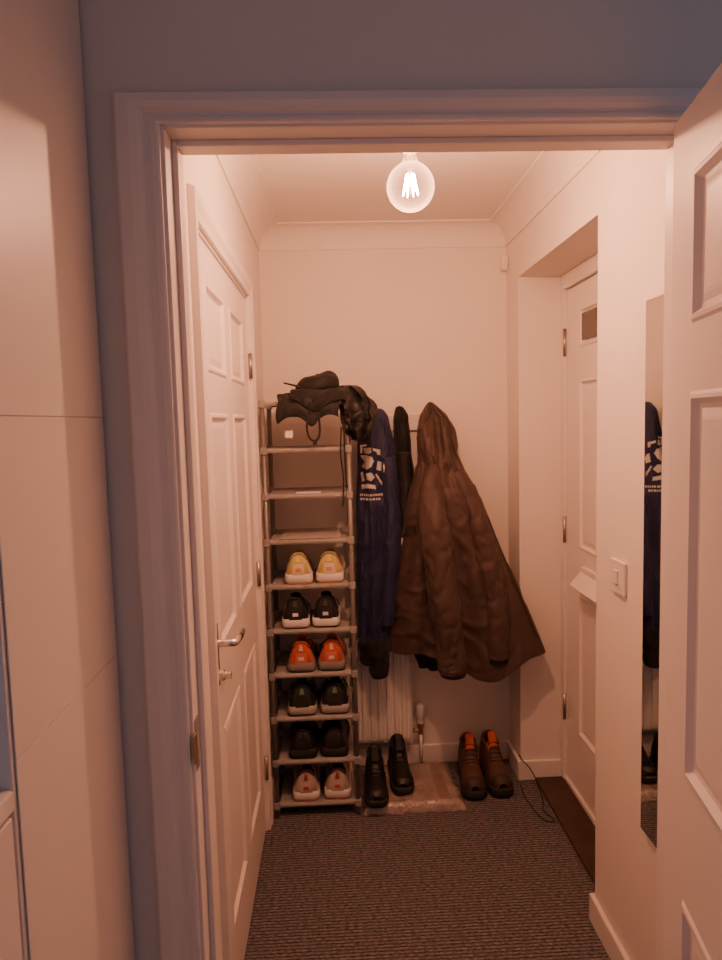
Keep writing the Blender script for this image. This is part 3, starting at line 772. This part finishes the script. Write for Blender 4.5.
drape_sheet('scarf_body',-.212,.02,[(2.80,ZT+.008),(2.70,ZT+.014),(2.62,ZT+.014),(2.56,ZT+.008),(2.545,ZT-.03),(2.542,ZT-.085)],M['black'],sc,3.,.012,edge=lambda u:.045*abs(sin(u*5.2+.3))-.020)
drape_sheet('scarf_fold',-.16,.045,[(2.79,ZT+.022),(2.68,ZT+.028),(2.60,ZT+.026),(2.555,ZT+.012),(2.535,ZT-.028)],M['charcoal'],sc,9.,.014,edge=lambda u:.02*cos(u*7))
box('fabric_label',[(-.183,-.155,2.515,2.517,ZT-.135,ZT-.110)],M['label'],sc,label='small white care label')
tube('strap_loop',smoothpath([(-.085,2.53,ZT-.03),(-.102,2.522,ZT-.09),(-.095,2.52,ZT-.135),(-.072,2.52,ZT-.150),(-.055,2.522,ZT-.12),(-.058,2.53,ZT-.05)]),.0042,M['black'],sc,n=8)
box('strap_clip',[(-.083,-.066,2.512,2.520,ZT-.165,ZT-.145)],M['rubber'],sc,bevel=.002)
bg=thing('drawstring_bag',(.06,2.66,ZT),'black nylon drawstring bag slumped over the rack edge','bag')
garment('bag_body',[(ZT+.060,.03,.08,2.66,.02),(ZT+.050,.005,.105,2.655,.05),(ZT+.03,-.005,.125,2.645,.07),(ZT-.02,.01,.155,2.60,.050),(ZT-.06,.018,.160,2.575,.04),(ZT-.11,.03,.150,2.56,.035),(ZT-.155,.055,.125,2.56,.025)],M['nylon'],bg,amp=.012,nf=1.5,wr=.045,seed=11.,rings=30,zk=1.6)
tube('drawstring',smoothpath([(.025,2.535,ZT-.10),(.02,2.53,ZT-.2),(.028,2.53,ZT-.3),(.022,2.53,ZT-.40)]),.0028,M['black'],bg,n=8)
tube('drawstring',smoothpath([(.035,2.535,ZT-.10),(.035,2.528,ZT-.22),(.04,2.528,ZT-.33)]),.0028,M['black'],bg,n=8)
cd_=thing('folded_paper',(-.10,2.66,SZ[6]),'flat grey paper sheet lying on a rack shelf','paper')
box('sheet',[(-.22,.01,2.572,2.80,SZ[6]+.0095,SZ[6]+.0135)],mat('grey_card',(.40,.36,.33),.7,bump=.1,bscale=40),cd_,bevel=.001)
lb=thing('shelf_label',(-.11,2.60,SZ[7]),'small white paper label lying on a rack shelf','label')
box('paper_slip',[(-.155,-.06,2.566,2.62,SZ[7]+.0092,SZ[7]+.0112)],M['label'],lb)

# ------------------------------------------------------------------ world
wd=bpy.data.worlds.new('World'); bpy.context.scene.world=wd; wd.use_nodes=True
bgn=wd.node_tree.nodes['Background']; bgn.inputs[0].default_value=(.57,.53,.70,1); bgn.inputs[1].default_value=.30

# ------------------------------------------------------------------ camera
f=677.53; pi_,ya,ro=map(radians,(5.0236,2.111,1.4979)); zc=1.5544
fw=Vector((sin(ya)*cos(pi_),cos(ya)*cos(pi_),-sin(pi_))); r=Vector((cos(ya),-sin(ya),0)); u=r.cross(fw)
r2=r*cos(ro)-u*sin(ro); u2=u*cos(ro)+r*sin(ro)
cam=bpy.data.cameras.new('camera'); cam.sensor_fit='VERTICAL'; cam.sensor_height=24.; cam.lens=f/960*24.; cam.clip_start=.02
co=bpy.data.objects.new('camera',cam); COL.objects.link(co)
m=Matrix(((r2.x,u2.x,-fw.x,0),(r2.y,u2.y,-fw.y,0),(r2.z,u2.z,-fw.z,zc),(0,0,0,1)))
co.matrix_world=m
bpy.context.scene.camera=co
